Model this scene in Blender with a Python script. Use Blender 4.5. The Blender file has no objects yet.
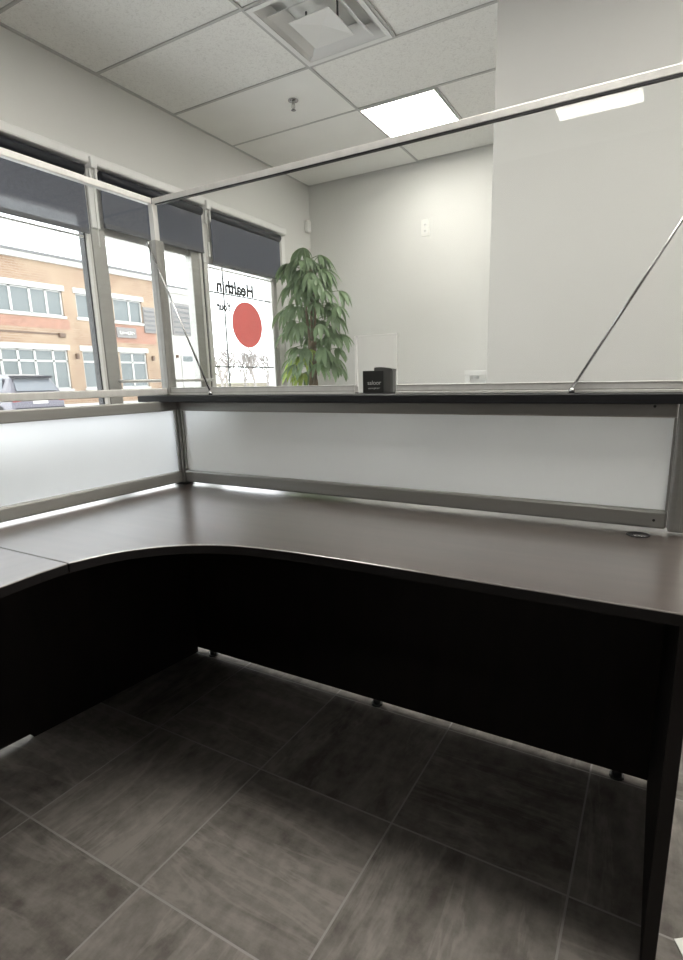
import bpy, bmesh, math, random
from mathutils import Vector, Matrix, noise

# ------------------------------------------------------------ camera, sky, exposure
SC = bpy.context.scene
COL = SC.collection
CAM = Vector((1.581, -1.466, 1.12))
cd = bpy.data.cameras.new('camera')
cam = bpy.data.objects.new('camera', cd)
COL.objects.link(cam)
RT = Vector((0.875, 0.483, -0.020)); DN = Vector((0.087, -0.199, -0.976)); FW = Vector((-0.476, 0.853, -0.216))
FW.normalize(); RT = (RT - FW * RT.dot(FW)).normalized(); DN = FW.cross(RT)
m = Matrix.Identity(4)
for i in range(3):
    m[i][0], m[i][1], m[i][2], m[i][3] = RT[i], -DN[i], -FW[i], CAM[i]
cam.matrix_world = m
cd.sensor_fit = 'AUTO'; cd.sensor_width = 36
cd.lens = 538.95 / 960 * 36
cd.shift_x = -(357.7 - 341.5) / 960
cd.shift_y = (498.2 - 480) / 960
cd.clip_start = 0.02; cd.clip_end = 300
SC.camera = cam

w = bpy.data.worlds.new('overcast_sky'); SC.world = w; w.use_nodes = True
nt = w.node_tree; nt.nodes.clear()
wo = nt.nodes.new('ShaderNodeOutputWorld'); bg = nt.nodes.new('ShaderNodeBackground')
tc = nt.nodes.new('ShaderNodeTexCoord'); cn = nt.nodes.new('ShaderNodeTexNoise'); cr = nt.nodes.new('ShaderNodeValToRGB')
cn.inputs['Scale'].default_value = 2.2; cn.inputs['Detail'].default_value = 4
cr.color_ramp.elements[0].color = (.86, .90, .96, 1); cr.color_ramp.elements[1].color = (1, 1, 1, 1)
nt.links.new(tc.outputs['Generated'], cn.inputs['Vector']); nt.links.new(cn.outputs['Fac'], cr.inputs['Fac'])
nt.links.new(cr.outputs['Color'], bg.inputs['Color']); nt.links.new(bg.outputs[0], wo.inputs[0])
bg.inputs['Strength'].default_value = 3.3
SKY_STRENGTH = bg.inputs['Strength']

PANEL_EMIT = 14.0
vs = SC.view_settings
vs.view_transform = 'Standard'; vs.look = 'None'; vs.gamma = 1; vs.use_curve_mapping = False
vs.exposure = 0.62
SC.cycles.max_bounces = 10; SC.cycles.diffuse_bounces = 5; SC.cycles.glossy_bounces = 4
SC.cycles.transmission_bounces = 8; SC.cycles.transparent_max_bounces = 24
SC.cycles.caustics_reflective = False; SC.cycles.caustics_refractive = False
SC.cycles.sample_clamp_indirect = 6

# ------------------------------------------------------------ materials
def mat(name, col, rough=.5, metal=0, spec=.5, emit=None, estr=0, bump=None, var=None, coat=0):
    M = bpy.data.materials.new(name); M.use_nodes = True
    n = M.node_tree; p = n.nodes['Principled BSDF']
    p.inputs['Base Color'].default_value = (*col, 1); p.inputs['Roughness'].default_value = rough
    p.inputs['Metallic'].default_value = metal; p.inputs['Specular IOR Level'].default_value = spec
    p.inputs['Coat Weight'].default_value = coat; p.inputs['Coat Roughness'].default_value = .25 if coat == .99 else .03; p.inputs['Coat IOR'].default_value = 1.9 if coat == .99 else 1.5
    if emit: p.inputs['Emission Color'].default_value = (*emit, 1); p.inputs['Emission Strength'].default_value = estr
    t = n.nodes.new('ShaderNodeTexCoord')
    if var:   # (scale, amount) or (vector scale, amount)
        sc_, am = var
        mp = n.nodes.new('ShaderNodeMapping'); mp.inputs['Scale'].default_value = sc_ if isinstance(sc_, tuple) else (sc_,) * 3
        no = n.nodes.new('ShaderNodeTexNoise'); no.inputs['Scale'].default_value = 1; no.inputs['Detail'].default_value = 5
        rp = n.nodes.new('ShaderNodeValToRGB')
        rp.color_ramp.elements[0].position = .3; rp.color_ramp.elements[1].position = .7
        rp.color_ramp.elements[0].color = (*[c * (1 - am) for c in col], 1); rp.color_ramp.elements[1].color = (*[min(1, c * (1 + am)) for c in col], 1)
        n.links.new(t.outputs['Object'], mp.inputs['Vector']); n.links.new(mp.outputs[0], no.inputs['Vector'])
        n.links.new(no.outputs['Fac'], rp.inputs['Fac']); n.links.new(rp.outputs[0], p.inputs['Base Color'])
    if bump:  # (scale, strength)
        no = n.nodes.new('ShaderNodeTexNoise'); no.inputs['Scale'].default_value = bump[0]; no.inputs['Detail'].default_value = 4
        bp = n.nodes.new('ShaderNodeBump'); bp.inputs['Strength'].default_value = bump[1]; bp.inputs['Distance'].default_value = .003
        n.links.new(t.outputs['Object'], no.inputs['Vector']); n.links.new(no.outputs['Fac'], bp.inputs['Height'])
        n.links.new(bp.outputs[0], p.inputs['Normal'])
    return M

def glass_mat(name, tint=(1, 1, 1), base=.022, haze=0, hazecol=(.8, .82, .85)):
    """clear sheet glass: straight transmission plus mirror reflection that grows towards grazing"""
    M = bpy.data.materials.new(name); M.use_nodes = True
    n = M.node_tree; n.nodes.clear(); L = n.links.new
    out = n.nodes.new('ShaderNodeOutputMaterial'); tr = n.nodes.new('ShaderNodeBsdfTransparent'); gl = n.nodes.new('ShaderNodeBsdfGlossy')
    tr.inputs['Color'].default_value = (*tint, 1); gl.inputs['Roughness'].default_value = .0
    g = n.nodes.new('ShaderNodeNewGeometry'); dt = n.nodes.new('ShaderNodeVectorMath'); dt.operation = 'DOT_PRODUCT'
    L(g.outputs['Normal'], dt.inputs[0]); L(g.outputs['Incoming'], dt.inputs[1])
    def mth(op, a, b=None):
        q = n.nodes.new('ShaderNodeMath'); q.operation = op
        for k, v in enumerate((a, b)):
            if v is None: continue
            if isinstance(v, (int, float)): q.inputs[k].default_value = v
            else: L(v, q.inputs[k])
        return q.outputs[0]
    ab = mth('ABSOLUTE', dt.outputs['Value']); om = mth('SUBTRACT', 1.0, ab); p5 = mth('POWER', om, 5.0)
    fr = mth('ADD', mth('MULTIPLY', p5, 1 - base), base)
    mx = n.nodes.new('ShaderNodeMixShader'); L(fr, mx.inputs[0]); L(tr.outputs[0], mx.inputs[1]); L(gl.outputs[0], mx.inputs[2])
    last = mx.outputs[0]
    if haze:
        df = n.nodes.new('ShaderNodeBsdfDiffuse'); df.inputs['Color'].default_value = (*hazecol, 1)
        tl = n.nodes.new('ShaderNodeBsdfTranslucent'); tl.inputs['Color'].default_value = (*hazecol, 1)
        m2 = n.nodes.new('ShaderNodeMixShader'); m2.inputs[0].default_value = .5; L(df.outputs[0], m2.inputs[1]); L(tl.outputs[0], m2.inputs[2])
        m3 = n.nodes.new('ShaderNodeMixShader'); m3.inputs[0].default_value = haze; L(last, m3.inputs[1]); L(m2.outputs[0], m3.inputs[2]); last = m3.outputs[0]
    L(last, out.inputs[0])
    return M

def frosted_mat(name, col):
    M = bpy.data.materials.new(name); M.use_nodes = True
    n = M.node_tree; n.nodes.clear(); L = n.links.new
    out = n.nodes.new('ShaderNodeOutputMaterial'); df = n.nodes.new('ShaderNodeBsdfDiffuse'); tl = n.nodes.new('ShaderNodeBsdfTranslucent'); gl = n.nodes.new('ShaderNodeBsdfGlossy')
    t = n.nodes.new('ShaderNodeTexCoord'); no = n.nodes.new('ShaderNodeTexNoise'); no.inputs['Scale'].default_value = 5; no.inputs['Detail'].default_value = 6
    rp = n.nodes.new('ShaderNodeValToRGB'); rp.color_ramp.elements[0].color = (*[c * .93 for c in col], 1); rp.color_ramp.elements[1].color = (*col, 1)
    L(t.outputs['Object'], no.inputs['Vector']); L(no.outputs['Fac'], rp.inputs[0])
    for b in (df, tl): L(rp.outputs[0], b.inputs['Color'])
    gl.inputs['Roughness'].default_value = .35
    a = n.nodes.new('ShaderNodeMixShader'); a.inputs[0].default_value = .80; L(df.outputs[0], a.inputs[1])
    rf = n.nodes.new('ShaderNodeBsdfRefraction'); rf.inputs['Roughness'].default_value = .55; rf.inputs['IOR'].default_value = 1.25; L(rp.outputs[0], rf.inputs['Color'])
    fs = n.nodes.new('ShaderNodeMixShader'); fs.inputs[0].default_value = .42; L(tl.outputs[0], fs.inputs[1]); L(rf.outputs[0], fs.inputs[2]); L(fs.outputs[0], a.inputs[2])
    b = n.nodes.new('ShaderNodeMixShader'); b.inputs[0].default_value = .04; L(a.outputs[0], b.inputs[1]); L(gl.outputs[0], b.inputs[2])
    # one scattering layer: a ray leaving the sheet from inside passes straight on
    ge = n.nodes.new('ShaderNodeNewGeometry'); tp = n.nodes.new('ShaderNodeBsdfTransparent'); c = n.nodes.new('ShaderNodeMixShader')
    L(ge.outputs['Backfacing'], c.inputs[0]); L(b.outputs[0], c.inputs[1]); L(tp.outputs[0], c.inputs[2])
    L(c.outputs[0], out.inputs[0])
    return M

def floor_mat():
    M = bpy.data.materials.new('slate_look_tile'); M.use_nodes = True
    n = M.node_tree; p = n.nodes['Principled BSDF']; L = n.links.new
    N = n.nodes.new
    g = N('ShaderNodeNewGeometry')
    def vm(op, a, b=None):
        q = N('ShaderNodeVectorMath'); q.operation = op
        for k, v in enumerate((a, b)):
            if v is None: continue
            if isinstance(v, tuple): q.inputs[k].default_value = v
            else: L(v, q.inputs[k])
        return q.outputs[0]
    def mt(op, a, b=None):
        q = N('ShaderNodeMath'); q.operation = op
        for k, v in enumerate((a, b)):
            if v is None: continue
            if isinstance(v, (int, float)): q.inputs[k].default_value = v
            else: L(v, q.inputs[k])
        return q.outputs[0]
    S = .4285
    pos = vm('SUBTRACT', g.outputs['Position'], (.212 - S * 40, -.405 - S * 40, 0))
    sc_ = vm('MULTIPLY', pos, (1 / S, 1 / S, 0))
    cell = vm('FLOOR', sc_); fr = vm('FRACTION', sc_)
    sx = N('ShaderNodeSeparateXYZ'); L(fr, sx.inputs[0]); sc2 = N('ShaderNodeSeparateXYZ'); L(cell, sc2.inputs[0])
    def edge(o): return mt('MINIMUM', o, mt('SUBTRACT', 1.0, o))
    e = mt('MINIMUM', edge(sx.outputs[0]), edge(sx.outputs[1]))
    grout = mt('LESS_THAN', e, .0058)
    par = mt('MODULO', mt('ADD', sc2.outputs[0], sc2.outputs[1]), 2.0)
    wn = N('ShaderNodeTexWhiteNoise'); wn.noise_dimensions = '3D'; L(cell, wn.inputs['Vector'])
    off = vm('SCALE', wn.outputs['Color']); off.node.inputs['Scale'].default_value = 30
    pp = vm('ADD', g.outputs['Position'], off)
    def streak(scale, det=8):
        mp = vm('MULTIPLY', pp, scale); q = N('ShaderNodeTexNoise'); q.inputs['Scale'].default_value = 1; q.inputs['Detail'].default_value = det; q.inputs['Roughness'].default_value = .62
        q.inputs['Distortion'].default_value = .5
        L(mp, q.inputs['Vector']); return q.outputs['Fac']
    mixf = N('ShaderNodeMix'); mixf.data_type = 'FLOAT'; L(par, mixf.inputs[0]); L(streak((2.2, 11, 1)), mixf.inputs[2]); L(streak((11, 2.2, 1)), mixf.inputs[3])
    fine = N('ShaderNodeTexNoise'); fine.inputs['Scale'].default_value = 160; fine.inputs['Detail'].default_value = 3
    val = mt('ADD', mixf.outputs[0], mt('MULTIPLY', mt('SUBTRACT', fine.outputs['Fac'], .5), .55))
    rough_n = N('ShaderNodeTexNoise'); rough_n.inputs['Scale'].default_value = 26; rough_n.inputs['Detail'].default_value = 9; rough_n.inputs['Roughness'].default_value = .78; L(pp, rough_n.inputs['Vector'])
    val = mt('ADD', val, mt('MULTIPLY', mt('SUBTRACT', rough_n.outputs['Fac'], .5), .5))
    vn = N('ShaderNodeMix'); vn.data_type = 'FLOAT'; L(par, vn.inputs[0]); L(streak((1.6, 8, 1), 5), vn.inputs[2]); L(streak((8, 1.6, 1), 5), vn.inputs[3])
    vein = mt('SUBTRACT', 1.0, mt('MINIMUM', mt('MULTIPLY', mt('ABSOLUTE', mt('SUBTRACT', vn.outputs[0], .54)), 28.0), 1.0))
    val = mt('ADD', val, mt('MULTIPLY', vein, .16))
    val = mt('ADD', val, mt('MULTIPLY', mt('SUBTRACT', wn.outputs['Value'], .5), .14))
    rp = N('ShaderNodeValToRGB'); E_ = rp.color_ramp.elements
    E_[0].position = .28; E_[0].color = (.10, .089, .080, 1); E_[1].position = .75; E_[1].color = (.25, .23, .21, 1)
    L(val, rp.inputs[0])
    mc = N('ShaderNodeMix'); mc.data_type = 'RGBA'; L(grout, mc.inputs[0]); L(rp.outputs[0], mc.inputs[6]); mc.inputs[7].default_value = (.30, .285, .27, 1)
    L(mc.outputs[2], p.inputs['Base Color'])
    p.inputs['Roughness'].default_value = .62; p.inputs['Specular IOR Level'].default_value = .2
    bp = N('ShaderNodeBump'); bp.inputs['Strength'].default_value = .35; bp.inputs['Distance'].default_value = .003
    L(mt('SUBTRACT', val, mt('MULTIPLY', grout, .6)), bp.inputs['Height']); L(bp.outputs[0], p.inputs['Normal'])
    return M

def brick_mat():
    M = bpy.data.materials.new('orange_brick'); M.use_nodes = True
    n = M.node_tree; p = n.nodes['Principled BSDF']; L = n.links.new
    g = n.nodes.new('ShaderNodeNewGeometry'); sp = n.nodes.new('ShaderNodeSeparateXYZ'); cb = n.nodes.new('ShaderNodeCombineXYZ')
    L(g.outputs['Position'], sp.inputs[0]); L(sp.outputs[1], cb.inputs[0]); L(sp.outputs[2], cb.inputs[1])
    b = n.nodes.new('ShaderNodeTexBrick'); b.inputs['Scale'].default_value = 1
    b.inputs['Brick Width'].default_value = .42; b.inputs['Row Height'].default_value = .14; b.inputs['Mortar Size'].default_value = .012
    b.inputs['Color1'].default_value = (.25, .165, .108, 1); b.inputs['Color2'].default_value = (.21, .128, .080, 1); b.inputs['Mortar'].default_value = (.30, .25, .20, 1)
    no = n.nodes.new('ShaderNodeTexNoise'); no.inputs['Scale'].default_value = .7; no.inputs['Detail'].default_value = 6
    mx = n.nodes.new('ShaderNodeMix'); mx.data_type = 'RGBA'; mx.blend_type = 'MIX'
    L(cb.outputs[0], b.inputs['Vector']); L(cb.outputs[0], no.inputs['Vector'])
    rp = n.nodes.new('ShaderNodeValToRGB'); rp.color_ramp.elements[0].position = .4; rp.color_ramp.elements[1].position = .65
    rp.color_ramp.elements[0].color = (0, 0, 0, 1); rp.color_ramp.elements[1].color = (.85, .85, .85, 1)
    L(no.outputs['Fac'], rp.inputs[0]); L(rp.outputs[0], mx.inputs[0]); L(b.outputs['Color'], mx.inputs[6]); mx.inputs[7].default_value = (.30, .225, .155, 1)
    L(mx.outputs[2], p.inputs['Base Color']); p.inputs['Roughness'].default_value = .9
    return M

def ceil_mat():
    M = mat('fissured_ceiling_tile', (.60, .60, .575), .95, spec=.1)
    n = M.node_tree; p = n.nodes['Principled BSDF']; L = n.links.new
    g = n.nodes.new('ShaderNodeNewGeometry')
    v = n.nodes.new('ShaderNodeTexNoise'); v.inputs['Scale'].default_value = 58; v.inputs['Detail'].default_value = 5; v.inputs['Roughness'].default_value = .7; v.inputs['Distortion'].default_value = 1.5
    L(g.outputs['Position'], v.inputs['Vector'])
    rp = n.nodes.new('ShaderNodeValToRGB'); rp.color_ramp.elements[0].position = .36; rp.color_ramp.elements[1].position = .50
    rp.color_ramp.elements[0].color = (.74, .735, .71, 1); rp.color_ramp.elements[1].color = (.88, .88, .855, 1)
    L(v.outputs['Fac'], rp.inputs[0]); L(rp.outputs[0], p.inputs['Base Color'])
    bp = n.nodes.new('ShaderNodeBump'); bp.inputs['Strength'].default_value = .35; bp.inputs['Distance'].default_value = .004
    L(v.outputs['Fac'], bp.inputs['Height']); L(bp.outputs[0], p.inputs['Normal'])
    return M

def leaf_mat(name, c0, c1):
    M = mat(name, c0, .42, var=((6, 6, 6), .3))
    n = M.node_tree; p = n.nodes['Principled BSDF']
    tl = n.nodes.new('ShaderNodeBsdfTranslucent'); tl.inputs['Color'].default_value = (*c1, 1)
    mx = n.nodes.new('ShaderNodeMixShader'); mx.inputs[0].default_value = .28
    out = n.nodes['Material Output']
    n.links.new(p.outputs[0], mx.inputs[1]); n.links.new(tl.outputs[0], mx.inputs[2]); n.links.new(mx.outputs[0], out.inputs[0])
    return M

MT = dict(
    wall=mat('grey_wall_paint', (.69, .69, .67), .85, spec=.2, bump=(300, .06), var=((1.1, 1.1, 1.1), .03)),
    wall2=mat('cool_grey_wall_paint', (.57, .57, .555), .85, spec=.2, bump=(300, .06), var=((1.1, 1.1, 1.1), .03)), ceil=ceil_mat(), floor=floor_mat(),
    smooth=mat('smooth_ceiling_tile', (.86, .86, .835), .9, spec=.15, var=((3, 3, 3), .02)),
    grid=mat('grey_ceiling_grid', (.50, .50, .49), .5),
    white=mat('white_paint', (.80, .80, .79), .4, var=((2, 2, 2), .03)),
    plastic=mat('white_plastic', (.82, .82, .79), .35),
    dark=mat('dark_void', (.02, .02, .022), .6),
    alu=mat('brushed_aluminium', (.66, .65, .63), .36, .25, var=((40, 40, 2), .06)),
    alud=mat('grey_aluminium_extrusion', (.36, .355, .335), .4, .55, var=((3, 3, 40), .06)),
    silver=mat('satin_silver', (.75, .75, .75), .25, 1),
    steel=mat('steel_rod', (.45, .45, .45), .25, 1),
    gasket=mat('black_gasket', (.012, .012, .014), .5),
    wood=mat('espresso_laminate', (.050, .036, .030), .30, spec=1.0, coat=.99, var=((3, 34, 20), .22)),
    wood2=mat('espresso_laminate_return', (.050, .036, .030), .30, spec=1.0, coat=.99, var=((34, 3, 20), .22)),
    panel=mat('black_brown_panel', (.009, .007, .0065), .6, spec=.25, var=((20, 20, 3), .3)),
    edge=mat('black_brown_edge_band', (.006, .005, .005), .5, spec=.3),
    shelf=mat('black_laminate', (.009, .009, .011), .5, spec=.3, var=((8, 30, 8), .3)),
    frost=frosted_mat('frosted_acrylic', (.90, .93, .96)),
    glass=glass_mat('clear_screen_glass', (.985, .99, .985), haze=.02),
    wglass=glass_mat('window_glass', (.97, .985, .98)),
    blind=mat('charcoal_blind_fabric', (.112, .122, .158), .8, spec=.2, var=((60, 60, 60), .2)),
    navy=mat('dark_navy_cassette', (.012, .014, .022), .5),
    red=None,
    ink=mat('black_vinyl', (.02, .02, .025), .5),
    soil=mat('potting_soil', (.03, .022, .016), .95, bump=(60, .8)),
    pot=mat('grey_planter_glaze', (.16, .16, .165), .35, var=((5, 5, 5), .1)),
    bark=mat('braided_bark', (.22, .165, .11), .85, var=((30, 30, 8), .35), bump=(50, .6)),
    leaf=leaf_mat('green_leaf', (.15, .22, .12), (.26, .40, .17)),
    leafy=leaf_mat('yellow_green_leaf', (.30, .42, .07), (.5, .62, .12)),
    stem=mat('green_leaf_stem', (.13, .20, .08), .5),
    boxd=mat('black_card', (.012, .013, .012), .45), boxg=mat('dark_grey_card', (.075, .075, .072), .5),
    print=mat('pale_print', (.55, .55, .55), .5),
    brick=brick_mat(), redbrick=mat('red_brick_band', (.27, .145, .105), .9, var=((3, 3, 8), .15)),
    bstone=mat('white_stone_trim', (.42, .41, .39), .8), cap=mat('dark_metal_cap', (.10, .10, .103), .5),
    bwin=mat('building_window_glass', (.115, .132, .135), .1, spec=.5), bwhite=mat('white_render', (.42, .405, .38), .8, var=((1, 1, 1), .05)),
    bframe=mat('white_window_frame', (.44, .435, .425), .5), bgrey=mat('grey_sign_board', (.18, .17, .165), .7), bdk=mat('bronze_fitting', (.09, .05, .03), .5),
    carp=mat('silver_mauve_car_paint', (.075, .07, .088), .3, .3, coat=.6), carw=mat('car_glass', (.13, .14, .155), .2, spec=.25),
    tail=mat('red_tail_lamp', (.45, .03, .03), .25), tyre=mat('tyre_rubber', (.02, .02, .02), .8), bump_=mat('bumper_plastic', (.035, .035, .04), .9, spec=.1),
    asphalt=mat('pale_dry_asphalt', (.78, .77, .755), .9, var=((.4, .4, .4), .08)), conc=mat('pale_concrete', (.42, .41, .39), .9, var=((1, 1, 1), .06)),
    twig=mat('bare_twig', (.26, .235, .22), .9), straw=mat('dry_grass', (.19, .17, .13), .95, var=((3, 3, 3), .25)),
    paper=mat('white_paper', (.82, .82, .80), .7),
)
r_ = leaf_mat('red_vinyl', (.45, .12, .11), (.54, .255, .235)); MT['red'] = r_
for nd in r_.node_tree.nodes:
    if nd.type == 'MIX_SHADER': nd.inputs[0].default_value = .85
nb = MT['blind'].node_tree; tpn = nb.nodes.new('ShaderNodeBsdfTransparent'); mxn = nb.nodes.new('ShaderNodeMixShader'); mxn.inputs[0].default_value = .22
nb.links.new(nb.nodes['Principled BSDF'].outputs[0], mxn.inputs[1]); nb.links.new(tpn.outputs[0], mxn.inputs[2]); nb.links.new(mxn.outputs[0], nb.nodes['Material Output'].inputs[0])   # open weave
MT['hem'] = mat('charcoal_hem', (.075, .078, .09), .6)
le = mat('light_diffuser', (.9, .9, .88), .6, emit=(1.0, .962, .885), estr=PANEL_EMIT); MT['diff'] = le

# ------------------------------------------------------------ mesh helpers
def tag(o, label=None, cat=None, group=None, kind=None):
    if label: o['label'] = label
    if cat: o['category'] = cat
    if group: o['group'] = group
    if kind: o['kind'] = kind
    return o
def thing(name, label, cat, loc=(0, 0, 0), rz=0, group=None):
    o = bpy.data.objects.new(name, None); o.empty_display_size = .05; COL.objects.link(o)
    o.location = loc; o.rotation_euler = (0, 0, rz)
    return tag(o, label, cat, group)
class MB:
    def __init__(s): s.bm = bmesh.new(); s.mi = 0
    def _set(s, faces):
        for f in faces: f.material_index = s.mi
    def box(s, a, b, bev=0, seg=2, rot=None):
        a = Vector(a); b = Vector(b)
        lo = Vector([min(a[i], b[i]) for i in range(3)]); hi = Vector([max(a[i], b[i]) for i in range(3)])
        t = bmesh.new()
        bmesh.ops.create_cube(t, size=1)
        for v in t.verts: v.co = Vector([lo[i] + (v.co[i] + .5) * (hi[i] - lo[i]) for i in range(3)])
        if bev: bmesh.ops.bevel(t, geom=t.edges[:], offset=bev, segments=seg, profile=.5, affect='EDGES')
        if rot: bmesh.ops.transform(t, matrix=rot, verts=t.verts)
        return s.take(t)
    def take(s, t):
        t.verts.index_update(); vs_ = [s.bm.verts.new(v.co) for v in t.verts]
        for f in t.faces:
            try:
                g = s.bm.faces.new([vs_[v.index] for v in f.verts]); g.material_index = s.mi; g.smooth = f.smooth
            except ValueError: pass
        t.free(); return s
    def tube(s, pts, r, n=10, caps=True, smooth=True):
        pts = [Vector(p) for p in pts]; rs = r if isinstance(r, (list, tuple)) else [r] * len(pts)
        rings = []; prev = None
        for i, p in enumerate(pts):
            d = (pts[min(i + 1, len(pts) - 1)] - pts[max(i - 1, 0)]).normalized()
            if prev is None: u = d.orthogonal().normalized()
            else:
                u = prev - d * prev.dot(d); u = u.normalized() if u.length > 1e-6 else d.orthogonal().normalized()
            prev = u; v = d.cross(u)
            rings.append([s.bm.verts.new(p + (u * math.cos(2 * math.pi * k / n) + v * math.sin(2 * math.pi * k / n)) * rs[i]) for k in range(n)])
        for A, B in zip(rings, rings[1:]):
            for k in range(n):
                f = s.bm.faces.new([A[k], A[(k + 1) % n], B[(k + 1) % n], B[k]]); f.material_index = s.mi; f.smooth = smooth
        if caps:
            for R_, rev in ((rings[0], True), (rings[-1], False)):
                f = s.bm.faces.new(R_[::-1] if rev else R_); f.material_index = s.mi
        return s
    def lathe(s, c, prof, n=28, smooth=True):
        c = Vector(c)
        rings = [[s.bm.verts.new(c + Vector((r * math.cos(2 * math.pi * k / n), r * math.sin(2 * math.pi * k / n), z))) for k in range(n)] for r, z in prof]
        for A, B in zip(rings, rings[1:]):
            for k in range(n):
                f = s.bm.faces.new([A[k], A[(k + 1) % n], B[(k + 1) % n], B[k]]); f.material_index = s.mi; f.smooth = smooth
        f = s.bm.faces.new(rings[0][::-1]); f.material_index = s.mi
        f = s.bm.faces.new(rings[-1]); f.material_index = s.mi
        return s
    def prism(s, poly, ext, smooth_side=False):
        """poly: 3D points of one cap; ext: extrusion vector"""
        A = [s.bm.verts.new(Vector(p)) for p in poly]; B = [s.bm.verts.new(Vector(p) + Vector(ext)) for p in poly]
        n = len(A)
        for q in (A[::-1], B):
            f = s.bm.faces.new(q); f.material_index = s.mi
        for k in range(n):
            f = s.bm.faces.new([A[k], A[(k + 1) % n], B[(k + 1) % n], B[k]]); f.material_index = s.mi; f.smooth = smooth_side
        return s
    def build(s, name, mats, parent=None, fixn=True):
        if fixn: bmesh.ops.recalc_face_normals(s.bm, faces=s.bm.faces[:])
        me = bpy.data.meshes.new(name); s.bm.to_mesh(me); s.bm.free()
        for k in (mats if isinstance(mats, (list, tuple)) else [mats]): me.materials.append(k)
        o = bpy.data.objects.new(name, me); COL.objects.link(o)
        if parent: o.parent = parent
        return o
def bx(name, mats, boxes, parent=None, bev=0):
    b = MB()
    for q in boxes: b.box(q[0], q[1], bev)
    return b.build(name, mats, parent)
def struct(name, mats, boxes, bev=0, parent=None):
    o = bx(name, mats, boxes, parent, bev)
    if not parent: o['kind'] = 'structure'
    return o
def text_mesh(name, body, m_, parent, org, xdir, ydir, width, height, thick, bold=0):
    cu = bpy.data.curves.new(name, 'FONT'); cu.body = body; cu.extrude = .02; cu.bevel_depth = bold; cu.bevel_resolution = 0
    to = bpy.data.objects.new('tmp', cu); COL.objects.link(to)
    dg = bpy.context.evaluated_depsgraph_get(); me = bpy.data.meshes.new_from_object(to.evaluated_get(dg))
    bpy.data.objects.remove(to); me.name = name
    xs = [v.co.x for v in me.vertices]; ys = [v.co.y for v in me.vertices]
    X = Vector(xdir).normalized(); Y = Vector(ydir).normalized(); Z = X.cross(Y)
    x0, x1, y0, y1 = min(xs), max(xs), min(ys), max(ys)
    for v in me.vertices:
        v.co = Vector(org) + X * ((v.co.x - x0) / (x1 - x0) * width) + Y * ((v.co.y - y0) / (y1 - y0) * height) + Z * (v.co.z / (.02 + bold) * .5 * thick)
    me.materials.clear(); me.materials.append(m_)
    o = bpy.data.objects.new(name, me); COL.objects.link(o)
    if parent: o.parent = parent
    return o
def copy_thing(src, loc, label):
    c = src.copy(); COL.objects.link(c); c.location = loc; c['label'] = label
    for ch in list(src.children):
        d = ch.copy(); COL.objects.link(d); d.parent = c
        for g in ch.children:
            e = g.copy(); COL.objects.link(e); e.parent = d
    return c

# ------------------------------------------------------------ the room
XW, YF, ZC = -1.707, 3.54, 3.02           # window wall, far wall, ceiling
XR, YB = 4.6, -5.2
PX, PY = .74, 1.50                        # wall block on the right
struct('floor', MT['floor'], [((XW - .12, YB, -.1), (XR, YF, 0))])
# suspended ceiling: tiles with a slightly proud grid
c = MB()
VX0, VX1, VY0, VY1 = -.496, .060, 1.166, 1.766
for q in ((XW - .2, YB - .1, VX0, YF + .1), (VX1, YB - .1, XR + .1, YF + .1), (VX0, YB - .1, VX1, VY0), (VX0, VY1, VX1, YF + .1)): c.box((q[0], q[1], ZC + .004), (q[2], q[3], ZC + .12))
ylines = [.524, -.10, -.72, -1.34, -1.96, -2.585, -2.74, -3.39, -4.02, -4.65] + [1.152, 1.78, 2.408, 3.036]
GX0, GP = -.515, 1.185
c.mi = 1
for y in ylines: c.box((XW, y - .008, ZC - .003), (XR, y + .008, ZC + .006))
for k in range(-1, 5):
    x = GX0 + GP * k
    if XW < x < XR: c.box((x - .008, YB, ZC - .0035), (x + .008, YF, ZC + .006))
for y0, y1 in ((1.152, 1.78), (2.408, 3.036)): c.box((.079 - .008, y0, ZC - .0035), (.079 + .008, y1, ZC + .006))
c.box((.679 - .011, -3.39, ZC - .0035), (.679 + .011, -2.74, ZC + .006)); c.box((1.3, -3.39, ZC - .0035), (1.322, -2.74, ZC + .006))
c.box((XW, YB, ZC - .004), (XW + .02, YF, ZC + .006)); c.box((XW, YF - .02, ZC - .004), (XR, YF, ZC + .006))
c.mi = 2                                   # smoother replacement tiles by the windows
for y0, y1 in ((1.79, 2.398), (2.419, 3.026), (3.047, 3.52)): c.box((XW + .02, y0, ZC - .001), (GX0 - .011, y1, ZC + .006))
co = c.build('ceiling', [MT['ceil'], MT['grid'], MT['smooth']]); co['kind'] = 'structure'
WT = .22                                   # window wall thickness
SILL, HEAD = .74, 2.465
struct('wall_left', MT['wall'], [((XW - WT, YB, 0), (XW, -1.5, ZC + .004)), ((XW - WT, -1.5, HEAD), (XW, 3.02, ZC + .004)),
                                 ((XW - WT, -1.5, -.0), (XW, .985, SILL)), ((XW - WT, 1.98, -.0), (XW, 3.02, SILL)),
                                 ((XW - WT, 3.02, 0), (XW, YF, ZC + .004))])
struct('wall_far', MT['wall'], [((XW - WT, YF, 0), (XR, YF + .15, ZC + .004))])
struct('wall_right', MT['wall'], [((XR, YB, 0), (XR + .15, YF, ZC + .004))])
struct('wall_back', MT['wall'], [((XW - WT, YB - .15, 0), (XR + .15, YB, ZC + .004))])
struct('wall_front', MT['wall2'], [((PX, PY, 0), (1.86, 1.95, ZC + .003))], bev=.005)
struct('baseboard_far', MT['dark'], [((XW + .001, YF - .012, 0), (XR, YF, .1))])
struct('baseboard_front', MT['dark'], [((PX - .012, PY - .012, 0), (1.872, PY, .1))])
struct('trim_1', MT['white'], [((XW, -1.6, 2.462), (XW + .055, 3.06, 2.522))], bev=.012)     # casing above the windows
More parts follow.
